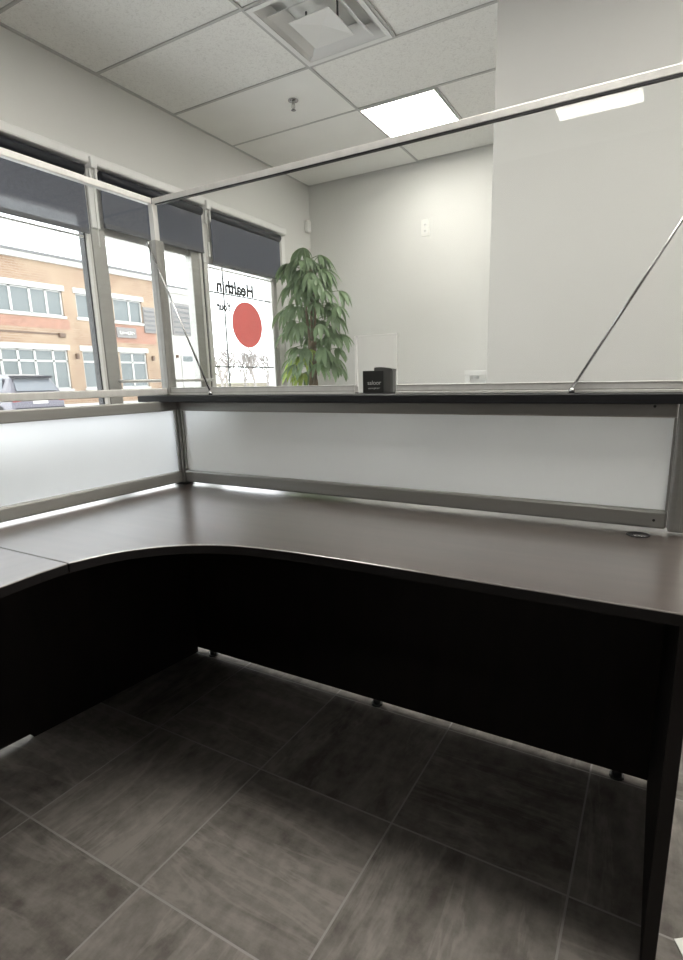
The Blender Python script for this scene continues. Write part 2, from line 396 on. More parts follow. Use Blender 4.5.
struct('trim_2', MT['white'], [((XW, 3.02, SILL), (XW + .012, 3.075, 2.462))])

# ---- windows (frames stand in the openings)
FX0, FX1 = XW - .06, XW + .002
def win(name, frame_boxes, pane, extra=None):
    f = bx(name, MT['alu'], frame_boxes, bev=.002); f['kind'] = 'structure'
    bx('pane', MT['wglass'], [pane], f)
    return f
w1 = win('window_1', [((FX0, .965, SILL), (FX1 + .002, .985, HEAD)), ((FX0, -1.5, SILL), (FX1, -1.44, HEAD)), ((FX0, -1.44, SILL), (FX1, .94, SILL + .06)), ((FX0, -1.44, 2.165), (FX1 - .004, .935, HEAD))],
         ((XW - .018, -1.44, SILL + .06), (XW - .012, .94, 2.165)))
bx('sash_edge', MT['white'], [((FX0, .946, SILL), (FX1 + .004, .9645, HEAD))], w1)
bx('seal', MT['gasket'], [((FX0 + .01, .936, SILL + .06), (FX1 - .004, .946, 2.165))], w1)
bx('blind_stop', MT['white'], [((XW - .010, -1.44, 2.030), (FX1, .935, 2.042))], w1)
dr = bx('door_1', MT['alud'], [((FX0, .987, .0), (FX1 + .008, 1.085, 2.40)), ((FX0, 1.84, .0), (FX1 + .008, 1.925, 2.40)), ((FX0, 1.085, .0), (FX1 + .006, 1.84, .72)), ((FX0, 1.085, 2.075), (FX1 - .02, 1.84, 2.40))], bev=.003); dr['kind'] = 'structure'
bx('pane', MT['wglass'], [((XW - .018, 1.085, .72), (XW - .012, 1.84, 2.075))], dr)
b = MB(); b.tube([(XW + .055, 1.06, 1.137), (XW + .055, 1.935, 1.137)], .011); b.tube([(XW, 1.07, 1.137), (XW + .055, 1.07, 1.137)], .010); b.tube([(XW, 1.92, 1.137), (XW + .055, 1.92, 1.137)], .010)
b.build('push_bar', MT['alu'], dr)
bx('door_frame', MT['alu'], [((FX0, .987, 2.405), (FX1, 1.98, HEAD)), ((FX0, 1.93, 0), (FX1 + .004, 1.955, 2.40)), ((FX0, 1.975, 0), (FX1 + .006, 2.018, 2.40))], dr)
bx('frame_groove', MT['gasket'], [((FX0 + .01, 1.955, 0), (FX1 - .006, 1.975, 2.40))], dr)
w2 = win('window_2', [((FX0, 2.842, SILL), (FX1, 2.862, HEAD)), ((FX0, 2.92, SILL), (FX1 + .004, 3.02, HEAD)), ((FX0, 2.0, SILL), (FX1, 2.862, SILL + .06)), ((FX0, 2.0, 2.05), (FX1 - .004, 2.842, HEAD)), ((FX0, 2.862, SILL), (FX1 - .03, 2.92, HEAD))],
         ((XW - .018, 2.0, SILL + .06), (XW - .012, 2.842, 2.05)))
bx('blind_stop', MT['white'], [((XW - .010, 2.03, 2.020), (FX1, 2.842, 2.032))], w2)
bx('muntin', MT['cap'], [((XW - .0262, 2.208, SILL + .06), (XW - .0182, 2.219, 2.05)), ((XW - .0262, 2.018, 1.840), (XW - .0182, 2.842, 1.851)), ((XW - .0262, 2.018, 1.240), (XW - .0182, 2.842, 1.251))], w2)

# ------------------------------------------------------------ reception desk
ZT = .74; TH = .022
def arc_pts():
    P = [(.4805, -.795), (.497, -.735), (.519, -.686), (.562, -.631), (.617, -.586), (.68, -.555), (.741, -.537), (.81, -.526), (.902, -.519), (1.0, -.515)]
    out = []
    for i in range(len(P) - 1):                       # Catmull-Rom through the measured points
        p0, p1, p2, p3 = P[max(i - 1, 0)], P[i], P[i + 1], P[min(i + 2, len(P) - 1)]
        for k in range(4):
            t = k / 4
            out.append(tuple(.5 * (2 * p1[j] + (p2[j] - p0[j]) * t + (2 * p0[j] - 5 * p1[j] + 4 * p2[j] - p3[j]) * t * t + (3 * p1[j] - p0[j] - 3 * p2[j] + p3[j]) * t ** 3) for j in (0, 1)))
    out.append(P[-1]); return out
def slab(poly, z0, z1, name, m_top, parent, edge_m):
    b = MB(); b.prism([(x, y, z0) for x, y in poly], (0, 0, z1 - z0))
    bmesh.ops.recalc_face_normals(b.bm, faces=b.bm.faces[:])
    top = [f for f in b.bm.faces if f.normal.z > .9]
    ed = [e for f in top for e in f.edges]
    bmesh.ops.bevel(b.bm, geom=list(set(ed)), offset=.0025, segments=2, profile=.5, affect='EDGES')
    for f in b.bm.faces: f.material_index = 0 if f.normal.z > .3 else 1
    return b.build(name, [m_top, edge_m], parent)
desk = thing('reception_desk', 'dark espresso reception desk with curved front edge running to the right of the corner post', 'desk', (.8, -.22, 0))
def loc(o, t):  # keep world placement under an Empty that sits at its own base
    o.location = o.location - t.location; return o
D = []
D.append(slab([(-.075, .075), (-.075, -.795)] + arc_pts() + [(1.667, -.510), (1.667, .075)], ZT - TH, ZT, 'desktop', MT['wood'], desk, MT['edge']))
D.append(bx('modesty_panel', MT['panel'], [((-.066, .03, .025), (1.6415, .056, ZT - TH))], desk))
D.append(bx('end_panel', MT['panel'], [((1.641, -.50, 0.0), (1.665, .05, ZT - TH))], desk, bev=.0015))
for x in (.03, .80, 1.565):
    g = MB(); g.tube([(x, .043, 0), (x, .043, .026)], .014, 12); g.tube([(x, .043, 0), (x, .043, .006)], .02, 12)
    D.append(g.build('glide_foot', MT['gasket'], desk))
# the left-hand modesty panel, with a cable notch at its foot
ang = math.radians(5.5)
def lp(s, z, o=0): return (-.045 - math.sin(ang) * s + o, .02 - math.cos(ang) * s, z)
pl = MB(); pl.prism([lp(-.0105, .003), lp(.655, .003), lp(.665, .019), lp(.775, .019), lp(.785, .003), lp(.795, .003), lp(.795, ZT - TH), lp(-.0105, ZT - TH)], (-.018, 0, 0))
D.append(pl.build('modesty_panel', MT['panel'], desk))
g = MB()
g.lathe((1.562, -.051, ZT), [(.026, .0), (.026, .0015), (.023, .002), (.022, .001)], 24)
gr = g.build('cable_grommet', MT['gasket'], desk); D.append(gr)
gb = MB(); gb.box((1.552, -.066, ZT + .0010), (1.578, -.058, ZT + .0022), .0003); fl = gb.build('grommet_flap', MT['silver'], gr)
for o in D: loc(o, desk)
ret = thing('desk_return', 'dark espresso desk extension beyond the thin seam at the left edge', 'desk', (.2, -1.2, 0))
R_ = []
R_.append(slab([(-.075, -.7975), (-.075, -1.75), (.50, -1.75), (.492, -.945), (.482, -.86), (.4795, -.7975)], ZT - TH, ZT, 'desktop', MT['wood2'], ret, MT['edge']))
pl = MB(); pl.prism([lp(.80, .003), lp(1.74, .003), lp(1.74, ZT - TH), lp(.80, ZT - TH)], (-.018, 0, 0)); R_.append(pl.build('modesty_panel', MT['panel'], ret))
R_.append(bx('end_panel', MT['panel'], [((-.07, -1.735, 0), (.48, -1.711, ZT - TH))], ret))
for o in R_: loc(o, ret)

# ------------------------------------------------------------ frosted desk screens (below the counter shelf)
def rail(a, b_, bev=.004): 
    q = MB(); q.box(a, b_, bev); return q
scr = thing('frosted_screen', 'long frosted white panel in grey aluminium frame under the black counter shelf', 'screen', (.8, 0, ZT))
S_ = []
S_.append(rail((.021, -.018, 1.018), (1.619, .018, 1.052)).build('top_rail', MT['alud'], scr))
S_.append(rail((.021, -.018, .751), (1.619, .018, .796), .006).build('bottom_rail', MT['alud'], scr))
S_.append(bx('side_channel', MT['alud'], [((1.6135, -.012, .796), (1.6195, .012, 1.018))], scr, .002))
S_.append(bx('side_channel', MT['alud'], [((.0215, -.012, .796), (.029, .012, 1.018))], scr, .002))
S_.append(bx('frosted_panel', MT['frost'], [((.024, -.004, .79), (1.618, .004, 1.024))], scr))
def post(x, y, nm='post', foot=True):
    b = MB(); b.box((x - .0195, y - .0195, ZT + .006), (x + .0195, y + .0195, 1.052), .005, 3)
    for a, e in (((x - .021, y - .006), (x + .021, y + .006)), ((x - .006, y - .021), (x + .006, y + .021))): b.box((*a, ZT + .012), (*e, 1.051), .001)
    p_ = b.build(nm, MT['alud'], scr)
    if foot: bx('post_foot', MT['gasket'], [((x - .028, y - .028, ZT + .0012), (x + .028, y + .028, ZT + .009))], p_, .003)
    return p_
S_.append(post(0, 0)); S_.append(post(1.6415, 0, 'post', False))
for o in S_: loc(o, scr)
for xx, zz in ((1.571, 1.044), (1.592, .772)):
    b = MB(); b.tube([(xx, -.016, zz), (xx, -.0205, zz)], .0032, 10); s_ = b.build('screw', MT['dark'], scr); loc(s_, scr)
scl = thing('frosted_screen', 'frosted white panel in grey frame along the left side by the windows', 'screen', (0, -.8, ZT))
S_ = []
S_.append(rail((-.018, -1.70, 1.020), (.018, -.021, 1.055)).build('top_rail', MT['alud'], scl))
S_.append(rail((-.018, -1.70, .751), (.018, -.021, .794), .006).build('bottom_rail', MT['alud'], scl))
S_.append(bx('frosted_panel', MT['frost'], [((-.004, -1.69, .788), (.004, -.024, 1.026))], scl))
S_.append(bx('side_channel', MT['alud'], [((-.012, -.029, .794), (.012, -.0215, 1.020))], scl, .002))
S_.append(bx('post', MT['alud'], [((-.02, -1.74, ZT), (.02, -1.70, 1.055))], scl, .004))
for o in S_: loc(o, scl)

# ------------------------------------------------------------ counter shelf
sh = MB(); sh.prism([(-.096, -.10, 1.0535), (1.75, -.10, 1.0535), (1.75, .18, 1.0535), (-.072, .18, 1.0535)], (0, 0, .0215))
bmesh.ops.bevel(sh.bm, geom=[e for e in sh.bm.edges], offset=.0015, segments=2, profile=.5, affect='EDGES')
tag(sh.build('counter_shelf', MT['shelf']), 'thin black counter shelf lying on top of the long frosted screen', 'shelf')

# ------------------------------------------------------------ clear glass screens above the shelf
ZS = 1.0755
gs = thing('glass_screen', 'long clear glass screen with pale top rail and pass-through opening above the black shelf', 'screen', (.8, 0, ZS))
CX0, CX1, CZ = .769, .903, 1.245
G_ = []
gp = MB()
gp.box((-.016, -.003, 1.098), (CX0, .003, 1.728)); gp.box((CX1, -.003, 1.098), (1.645, .003, 1.728)); gp.box((CX0, -.003, CZ), (CX1, .003, 1.728))
# the inner joint faces of the one sheet are removed, leaving a pane with an opening
bmesh.ops.remove_doubles(gp.bm, verts=gp.bm.verts[:], dist=1e-5)
gp.bm.free()
gp = MB()
outer = [(-.016, 1.098), (CX0, 1.098), (CX0, CZ), (CX1, CZ), (CX1, 1.098), (1.645, 1.098), (1.645, 1.728), (-.016, 1.728)]
gp.prism([(x, -.003, z) for x, z in outer], (0, .006, 0))
pane = gp.build('glass_pane', MT['glass'], gs); G_.append(pane)
pe = bx('polished_edge', MT['paper'], [((CX0 - .0045, -.0036, 1.098), (CX0 + .0025, .0036, CZ)), ((CX1 - .001, -.0034, 1.098), (CX1 + .001, .0034, CZ)), ((CX0, -.0034, CZ - .001), (CX1, .0034, CZ + .0012))], None)
pe.parent = pane; pe['label'] = 'bright polished edge of the pass-through opening'
b = MB(); b.box((-.028, -.009, 1.7285), (1.70, .002, 1.747), .0015); G_.append(b.build('top_rail', MT['alu'], gs))
G_.append(bx('black_gasket', MT['gasket'], [((-.016, -.0088, 1.7245), (1.69, .002, 1.7285))], gs))
for x0, x1 in ((-.016, CX0 - .002), (CX1 + .002, 1.66)):
    b = MB(); b.box((x0, -.012, ZS), (x1, .012, 1.1025), .0015); b.box((x0, -.017, ZS), (x1, .017, 1.0825), .001)
    b.mi = 1; b.box((x0 + .001, -.0127, 1.0835), (x1 - .001, .0127, 1.0855)); b.box((x0 + .001, -.0127, 1.099), (x1 - .001, .0127, 1.1008))
    G_.append(b.build('bottom_rail', [MT['alu'], MT['alud']], gs))
def upost(x, y, root):
    b = MB(); b.box((x - .0195, y - .0195, ZS), (x + .0195, y + .0195, 1.612), .004, 3)
    b.box((x - .0205, y - .005, ZS), (x + .0205, y + .005, 1.610), .001); b.box((x - .005, y - .0205, ZS), (x + .005, y + .0205, 1.610), .001)
    p_ = b.build('post', MT['alud'], root)
    bx('slim_post', MT['alu'], [((x - .011, y - .011, 1.612), (x + .011, y + .011, 1.729))], p_, .002)
    return p_
G_.append(upost(-.037, 0, gs)); G_.append(upost(1.672, 0, gs))
for a, e in (((-.055, -.021, 1.600), (.188, -.021, 1.087)), ((1.668, -.021, 1.580), (1.387, -.021, 1.087))):
    b = MB(); b.tube([a, e], .0034, 10); b.tube([e, (e[0], e[1], ZS)], .007, 12); b.tube([(a[0], a[1] - .004, a[2]), (a[0], a[1] + .008, a[2])], .008, 12)
    G_.append(b.build('stay_rod', MT['steel'], gs))
for o in G_: loc(o, gs)
gl = thing('glass_screen', 'shorter clear glass screen with pale rail on the left, in front of the windows', 'screen', (-.037, -.8, ZS))
G_ = []
G_.append(bx('glass_pane', MT['glass'], [((-.040, -1.70, 1.094), (-.034, -.033, 1.728))], gl))
b = MB(); b.box((-.048, -1.74, 1.727), (-.026, -.0125, 1.747), .002); G_.append(b.build('top_rail', MT['alu'], gl))
b = MB(); b.box((-.049, -1.74, 1.0765), (-.025, -.0205, 1.101), .003); G_.append(b.build('bottom_rail', MT['alu'], gl))
b = MB(); b.box((-.057, -1.76, ZT), (-.019, -1.74, 1.747), .003); G_.append(b.build('post', MT['alud'], gl))
for o in G_: loc(o, gl)

# ------------------------------------------------------------ box on the shelf
cb = thing('card_box', 'small black box with pale lettering and grey side standing in the glass opening', 'box', (.790, .130, ZS), math.radians(14))
b = MB(); b.box((-.056, -.035, 0), (.012, .035, .069), .0015); b.build('box_body', MT['boxd'], cb)
b = MB(); b.prism([(.012, -.0365, .0), (.022, -.0372, 0), (.034, -.034, 0), (.040, -.028, 0), (.040, .025, 0), (.012, .035, 0)], (0, 0, .071)); b.build('side_sleeve', MT['boxg'], cb)
lid = MB(); lid.prism([(-.018 + .058 * t, -.0368, .071 + .0085 * math.sin(math.pi * (t * .55 + .35)) - .0) for t in [k / 10 for k in range(11)]] + [(.040, -.0368, .068), (-.018, -.0368, .068)], (0, .072, 0)); lid.build('curved_lid', MT['boxg'], cb)
text_mesh('lettering', 'saloor', MT['print'], cb, (-.040, -.0356, .0255), (1, 0, 0), (0, 0, 1), .044, .013, .0006)
text_mesh('lettering', 'uniqker', MT['print'], cb, (-.038, -.0356, .0105), (1, 0, 0), (0, 0, 1), .038, .0075, .0006)

# ------------------------------------------------------------ roller blinds
def blind(y0, y1, zb, label, xo=.035):
    t = thing('roller_blind', label, 'blind', (XW + xo, (y0 + y1) / 2, zb), 0, 'roller blinds along the windows')
    L = []
    b = MB(); b.box((XW + xo - .003, y0, zb + .02), (XW + xo + .003, y1, 2.40)); L.append(b.build('blind_fabric', MT['blind'], t))
    b = MB(); b.tube([(XW + .036, y0 + .004, 2.415), (XW + .036, y1 - .004, 2.415)], .030, 20); L.append(b.build('roller_tube', MT['navy'], t))
    b = MB(); b.box((XW + xo - .008, y0, zb), (XW + xo + .008, y1, zb + .028), .004); L.append(b.build('hem_bar', MT['hem'], t))
    for o in L: loc(o, t)
    return t
blind(-1.40, .955, 2.050, 'wide charcoal roller blind at far left, hem just above the brick building')
blind(1.070, 1.955, 2.110, 'charcoal roller blind behind the glass corner post, over the glazed door')
blind(2.055, 2.955, 2.052, 'charcoal roller blind pulled down above the red circle on the window')
def bracket(y, label):
    t = thing('blind_bracket', label, 'bracket', (XW, y, 2.33), 0, 'blind brackets')
    b = MB(); b.box((XW + .001, y - .022, 2.435), (XW + .078, y + .022, 2.500), .006); b.box((XW + .028, y - .018, 2.335), (XW + .05, y - .002, 2.44), .006); b.box((XW + .055, y + .004, 2.345), (XW + .075, y + .018, 2.44), .006)
    o = b.build('clip', MT['white'], t); loc(o, t)
    ch = MB(); ch.tube([(XW + .052, y, 2.44), (XW + .052, y - .008, 1.98 if y < 1.5 else 2.20)], .0035, 8)
    if y > 1.5: ch.box((XW + .044, y - .017, 2.09), (XW + .060, y + .001, 2.20), .004)
    o = ch.build('pull_chain', MT['plastic'], t); loc(o, t)
bracket(1.012, 'white blind bracket between the two left-hand blinds')
bracket(2.005, 'white blind bracket with pull chain weight left of the red circle window')
b = MB(); b.box((XW + .003, .99, 2.10), (XW + .022, 1.05, 2.462), .003); bo = b.build('mullion_cover', MT['white']); tag(bo, kind='structure'); bo.name = 'trim_3'
b = MB(); b.box((XW + .010, 1.962, 2.05), (XW + .022, 1.992, 2.462), .003); bo = b.build('trim_4', MT['white']); tag(bo, kind='structure')

# ------------------------------------------------------------ window vinyls
disc = MB(); XD = XW - .0115
disc.prism([(XD, 2.487 + .203 * math.cos(a), 1.611 + .195 * math.sin(a)) for a in [2 * math.pi * k / 64 for k in range(64)]], (.0012, 0, 0))
tag(disc.build('window_decal', MT['red']), 'large red circle decal on the right-hand window', 'decal')
o = text_mesh('window_lettering', 'Healthin', MT['ink'], None, (XD + .0006, 2.590, 1.850), (0, -1, 0), (0, 0, 1), .470, .108, .0012, .042)
tag(o, 'large dark reversed lettering on the window above the red circle', 'lettering')
o = text_mesh('window_lettering', 'Your', MT['ink'], None, (XD + .0006, 2.290, 1.702), (0, -1, 0), (0, 0, 1), .185, .075, .0012, .05)
tag(o, 'small dark reversed lettering on the window left of the red circle', 'lettering')

# ------------------------------------------------------------ ceiling fittings
def panel_light(x0, x1, y0, y1, label):
    t = thing('ceiling_light', label, 'ceiling light', ((x0 + x1) / 2, (y0 + y1) / 2, ZC), 0, 'square ceiling light panels')
    b = MB()
    fw = .007
    for q in (((x0, y0), (x1, y0 + fw)), ((x0, y1 - fw), (x1, y1)), ((x0, y0 + fw), (x0 + fw, y1 - fw)), ((x1 - fw, y0 + fw), (x1, y1 - fw))): b.box((*q[0], ZC - .010), (*q[1], ZC + .002))
    loc(b.build('light_frame', MT['white'], t), t)
    loc(bx('diffuser', MT['diff'], [((x0 + fw, y0 + fw, ZC - .006), (x1 - fw, y1 - fw, ZC + .002))], t), t)
panel_light(-.505, .069, 2.417, 3.026, 'bright square ceiling light panel beyond the glass screen')
panel_light(.715, 1.300, -3.378, -2.752, 'ceiling light panel mirrored in the glass at upper right')
panel_light(.690, 1.86, -.71, -.11, 'ceiling light panel out of view directly above the front edge of the desk')
panel_light(2.46, 3.045, .54, 1.14, 'added fill light panel out of view right of the grey wall')  # added, unseen, to brighten the long frosted screen
panel_light(2.46, 3.045, 1.79, 2.39, 'added fill light panel out of view right of and beyond the grey wall')  # second added panel for the frosted screen, not a known fitting
panel_light(2.46, 3.045, 2.424, 3.02, 'added fill light panel hidden behind the grey wall, near the far wall')  # third added panel, brightens the waiting side from out of view
panel_light(2.46, 3.045, -.71, -.11, 'ceiling light panel out of view above the floor right of the desk')
panel_light(-.495, .090, -.09, .51, 'added fill light panel out of view above the glass corner post')  # extra unseen panel put in to lift the window wall and its trim
vt = thing('ceiling_vent', 'square white four-way air vent in the ceiling', 'vent', (-.218, 1.466, ZC))
def frustum(r0, z0, r1, z1, t=.004):
    """square sloped louvre ring: outer half width r0 at z0 to inner half width r1 at z1 (relative to ceiling)"""
    b = MB(); A = []
    for r, z in ((r0, z0), (r1, z1), (r1, z1 + t), (r0, z0 + t)):
        A.append([b.bm.verts.new((sx * r, sy * r * 1.055, z)) for sx, sy in ((-1, -1), (1, -1), (1, 1), (-1, 1))])
    for i in range(4):
        P, Q = A[i], A[(i + 1) % 4]
        for k in range(4): b.bm.faces.new([P[k], P[(k + 1) % 4], Q[(k + 1) % 4], Q[k]])
    return b
frustum(.286, -.006, .258, -.004, .006).build('flange', MT['white'], vt)
frustum(.262, -.004, .205, .050).build('louvre_ring', MT['white'], vt)
frustum(.205, -.016, .140, .034).build('louvre_ring', MT['white'], vt)
frustum(.128, -.026, .001, -.006).build('centre_cone', MT['white'], vt)
bx('duct_throat', MT['smooth'], [((-.27, -.29, .085), (.27, .29, .11))], vt)
for sx in (-1, 1): bx('hanger', MT['cap'], [((sx * .10 - .004, -.004, -.012), (sx * .10 + .004, .004, .085))], vt)
sp = thing('sprinkler_head', 'small chrome fire sprinkler head in the ceiling', 'sprinkler', (-.832, 2.055, ZC - .001))
b = MB(); b.lathe((0, 0, 0), [(.036, -.001), (.036, -.005), (.02, -.009), (.011, -.009)], 24); b.build('escutcheon', MT['steel'], sp)
b = MB(); b.tube([(0, 0, -.005), (0, 0, -.024)], .010, 14); b.tube([(.010, 0, -.022), (.012, 0, -.045), (.0, 0, -.062)], .003, 8); b.tube([(-.010, 0, -.022), (-.012, 0, -.045), (0, 0, -.062)], .003, 8); b.tube([(0, 0, -.024), (0, 0, -.058)], .0028, 8); b.build('sprinkler_body', MT['alud'], sp)
b = MB(); b.lathe((0, 0, 0), [(.004, -.060), (.017, -.062), (.017, -.064), (.004, -.066)], 18); b.build('deflector', MT['steel'], sp)
# the smooth tile round the sprinkler belongs to the ceiling; wall fittings:
ms = thing('motion_sensor', 'small white motion sensor high in the far corner', 'sensor', (XW + .001, 3.470, 2.575))
b = MB(); b.box((0, -.032, 0), (.045, .032, .115), .012, 3); b.build('sensor_body', MT['plastic'], ms)
b = MB(); b.box((.041, -.02, .015), (.049, .02, .05), .004); b.build('sensor_lens', MT['white'], ms)
ol = thing('wall_outlet', 'white double outlet plate high on the far wall', 'outlet', (-.441, YF - .001, 2.388))
b = MB(); b.box((-.041, -.008, 0), (.041, 0, .143), .003); b.build('cover_plate', MT['plastic'], ol)
for z in (.045, .098):
    b = MB(); b.box((-.017, -.0105, z - .017), (.017, -.006, z + .017), .003); s_ = b.build('socket', MT['white'], ol)
    b = MB(); b.box((-.008, -.0112, z - .007), (-.005, -.009, z + .005)); b.box((.005, -.0112, z - .007), (.008, -.009, z + .005)); b.build('slot', MT['dark'], s_)

# ------------------------------------------------------------ braided money plant
random.seed(11)
PC = Vector((-1.175, 2.70, 0))
pt = thing('potted_tree', 'tall braided money tree with drooping green leaves in the far corner by the window', 'plant', PC)
b = MB(); b.lathe((0, 0, 0), [(.13, 0), (.15, .01), (.19, .33), (.20, .36), (.195, .375), (.18, .372), (.175, .34)], 36); b.build('planter', MT['pot'], pt)
b = MB(); b.lathe((0, 0, 0), [(.172, .31), (.170, .338), (.05, .348)], 28); b.build('soil', MT['soil'], pt)
b = MB()
for k in range(4):
    P = []
    for i in range(40):
        z = .335 + i / 39 * 1.12; a = k * math.pi / 2 + z * 8.0; rr = .030 * (1 - .25 * i / 39)
        P.append((rr * math.cos(a), rr * math.sin(a), z))
    b.tube(P, [.024 - .009 * i / 39 for i in range(40)], 8)
b.build('braided_trunk', MT['bark'], pt)
stem = MB(); fol = MB(); yel = MB()
def leaflet(mb, o, d, L, wd, droop):
    d = d.normalized(); side = d.cross(Vector((0, 0, 1)))
    side = side.normalized() if side.length > .05 else Vector((1, 0, 0))
    side = (side + Vector((random.uniform(-.3, .3), random.uniform(-.3, .3), random.uniform(-.25, .25)))).normalized()
    n = 6; p = Vector(o); cur = d.copy(); rows = []
    for i in range(n + 1):
        t = i / n; wv = wd * (math.sin(math.pi * min(1, t * .93 + .04)) ** .75) * (1 if t < .55 else 1 - .35 * (t - .55) / .45)
        up = cur.cross(side).normalized()
        if up.z < 0: up = -up
        rows.append([mb.bm.verts.new(p - side * wv + up * wv * .30), mb.bm.verts.new(p), mb.bm.verts.new(p + side * wv + up * wv * .30)])
        cur = (cur + Vector((0, 0, -droop))).normalized(); p = p + cur * (L / n)
    for A, B in zip(rows, rows[1:]):
        for q in (0, 1):
            f = mb.bm.faces.new([A[q], A[q + 1], B[q + 1], B[q]]); f.smooth = True
def frond(base, az, el, plen, mb, scale=1):
    d = Vector((math.cos(az) * math.cos(el), math.sin(az) * math.cos(el), math.sin(el)))
    P = [base]; cur = d.copy(); p = Vector(base)
    for i in range(5):
        p = p + cur * plen / 5; cur = (cur + Vector((0, 0, -.10))).normalized(); P.append(p.copy())
    stem.tube(P, [.0045, .004, .0035, .003, .0028, .0025], 5, caps=False)
    k = random.choice((5, 6, 6, 7))
    out = Vector((cur.x, cur.y, 0)); out = out.normalized() if out.length > .1 else Vector((math.cos(az), math.sin(az), 0)); tg = Vector((-out.y, out.x, 0))
    for j in range(k):
        a = (j - (k - 1) / 2) * (2.5 / (k - 1)) + random.uniform(-.12, .12)
        dv = out * math.cos(a) + tg * math.sin(a) + Vector((0, 0, random.uniform(-.45, .05)))
        L = scale * random.uniform(.15, .245) * (1 - .18 * abs(a) / 1.3)
        leaflet(mb, p, dv, L, L * random.uniform(.105, .14), random.uniform(.20, .36))
for i in range(78):
    t = i / 77; z = 1.22 + .90 * t + random.uniform(-.03, .03)
    az = i * 2.39996 + random.uniform(-.3, .3)
    el = random.uniform(-.15, .55) + .55 * t
    reach = (.25 if t < .75 else .17) * random.uniform(.55, 1.1)
    bend = .05 * math.sin(z * 5)
    frond(Vector((bend * .4, bend * .3, z)), az, el, reach, fol)
for i in range(7):
    frond(Vector((0, 0, 1.20 + .03 * i)), math.radians(185 + 18 * i), random.uniform(.0, .3), random.uniform(.10, .18), yel, 1.0)
b = MB(); 
for k in range(3): b.tube([(0.02 * math.cos(k * 2.1), .02 * math.sin(k * 2.1), 1.40), (.05 * math.cos(k * 2.1), .05 * math.sin(k * 2.1), 1.75), (.02 * math.cos(k * 2.1), .02 * math.sin(k * 2.1), 2.06)], [.013, .010, .006], 7)
b.build('upper_branch', MT['bark'], pt)
stem.build('leaf_stalks', MT['stem'], pt)
fol.build('foliage', MT['leaf'], pt, fixn=False)
o = yel.build('foliage', MT['leafy'], pt, fixn=False); o['label'] = 'yellow-green lower leaves'

# ------------------------------------------------------------ small things in the waiting room
st = thing('side_table', 'narrow white stand by the far wall, half hidden behind the right wall', 'table', (.30, 3.28, 0))
b = MB(); b.box((-.215, -.14, 1.128), (.215, .14, 1.170), .004); b.build('table_top', MT['white'], st)
for sx in (-1, 1):
    for sy in (-1, 1):
        b = MB(); b.box((sx * .19 - .022, sy * .115 - .02, 0), (sx * .19 + .022, sy * .115 + .02, 1.13), .003); b.build('leg', MT['white'], st)
b = MB(); b.box((-.17, -.11, .95), (.17, .11, 1.10), .003); b.build('drawer_box', MT['white'], st)
b = MB(); b.prism([(1.700, -.405, .001), (1.765, -.36, .001), (1.80, -.44, .001), (1.735, -.475, .001)], (0, 0, .002))
tag(b.build('paper_scrap', MT['paper']), 'small white scrap of paper on the floor right of the desk end panel', 'paper')

cbn = thing('light_blocking_cabinet', 'added tall grey cabinet-shaped light blocker behind the photographer, out of view', 'cabinet', (1.7, -2.75, 0))  # added unseen to keep rear panel light off the floor under the desk
bx('blocker_body', MT['pot'], [((-1.3, -.25, .05), (1.3, .22, 2.52))], cbn, .004)
bx('plinth', MT['gasket'], [((-1.28, -.23, 0), (1.28, .19, .05))], cbn)
for k in range(4):
    d_ = bx('blocker_door', MT['pot'], [((-1.29 + .647 * k, .2215, .07), (-1.29 + .647 * k + .637, .240, 2.50))], cbn, .003)
    b = MB(); hx = -1.29 + .647 * k + (.59 if k % 2 == 0 else .05); b.tube([(hx, .262, .85), (hx, .262, 1.0)], .006, 8); b.tube([(hx, .24, .86), (hx, .262, .86)], .004, 8); b.tube([(hx, .24, .99), (hx, .262, .99)], .004, 8); b.build('door_handle', MT['silver'], d_)

# ------------------------------------------------------------ outside: car park and buildings
ZG = -.20
struct('ground', [MT['asphalt']], [((-70, -40, ZG - .2), (XW - WT - .02, 110, ZG))])
XB = -31.83
def yz(y, z): return (-1.466 + (y + 1.466) * 1.9, 1.12 + (z - 1.12) * 1.9)
bb = thing('brick_building', 'two-storey orange brick building with white window surrounds across the car park', 'building', (XB, 15, ZG))
B_ = []
def fac(name, mt, rects, x0, x1, parent=None, bev=0):
    b = MB()
    for (ya, za, yb, zb) in rects:
        A = yz(ya, za); Z_ = yz(yb, zb); b.box((XB + x0, A[0], A[1]), (XB + x1, Z_[0], Z_[1]), bev)
    o = b.build(name, mt, parent or bb)
    if parent is None or parent.type == 'EMPTY': B_.append(o)
    return o
ups = [(6.6, 10.31, [7.25, 7.95, 8.64, 9.25, 9.78]), (10.78, 11.80, [11.29]), (12.24, 13.49, [12.94])]
los = [(7.6, 10.25, [8.10, 8.62, 9.15, 9.76]), (10.78, 11.80, [11.42]), (12.28, 13.49, [12.86])]
y0w, yEnd = 3.0, 14.12
zlo0, zlo1, zup0, zup1 = 1.00, 2.26, 3.35, 4.14
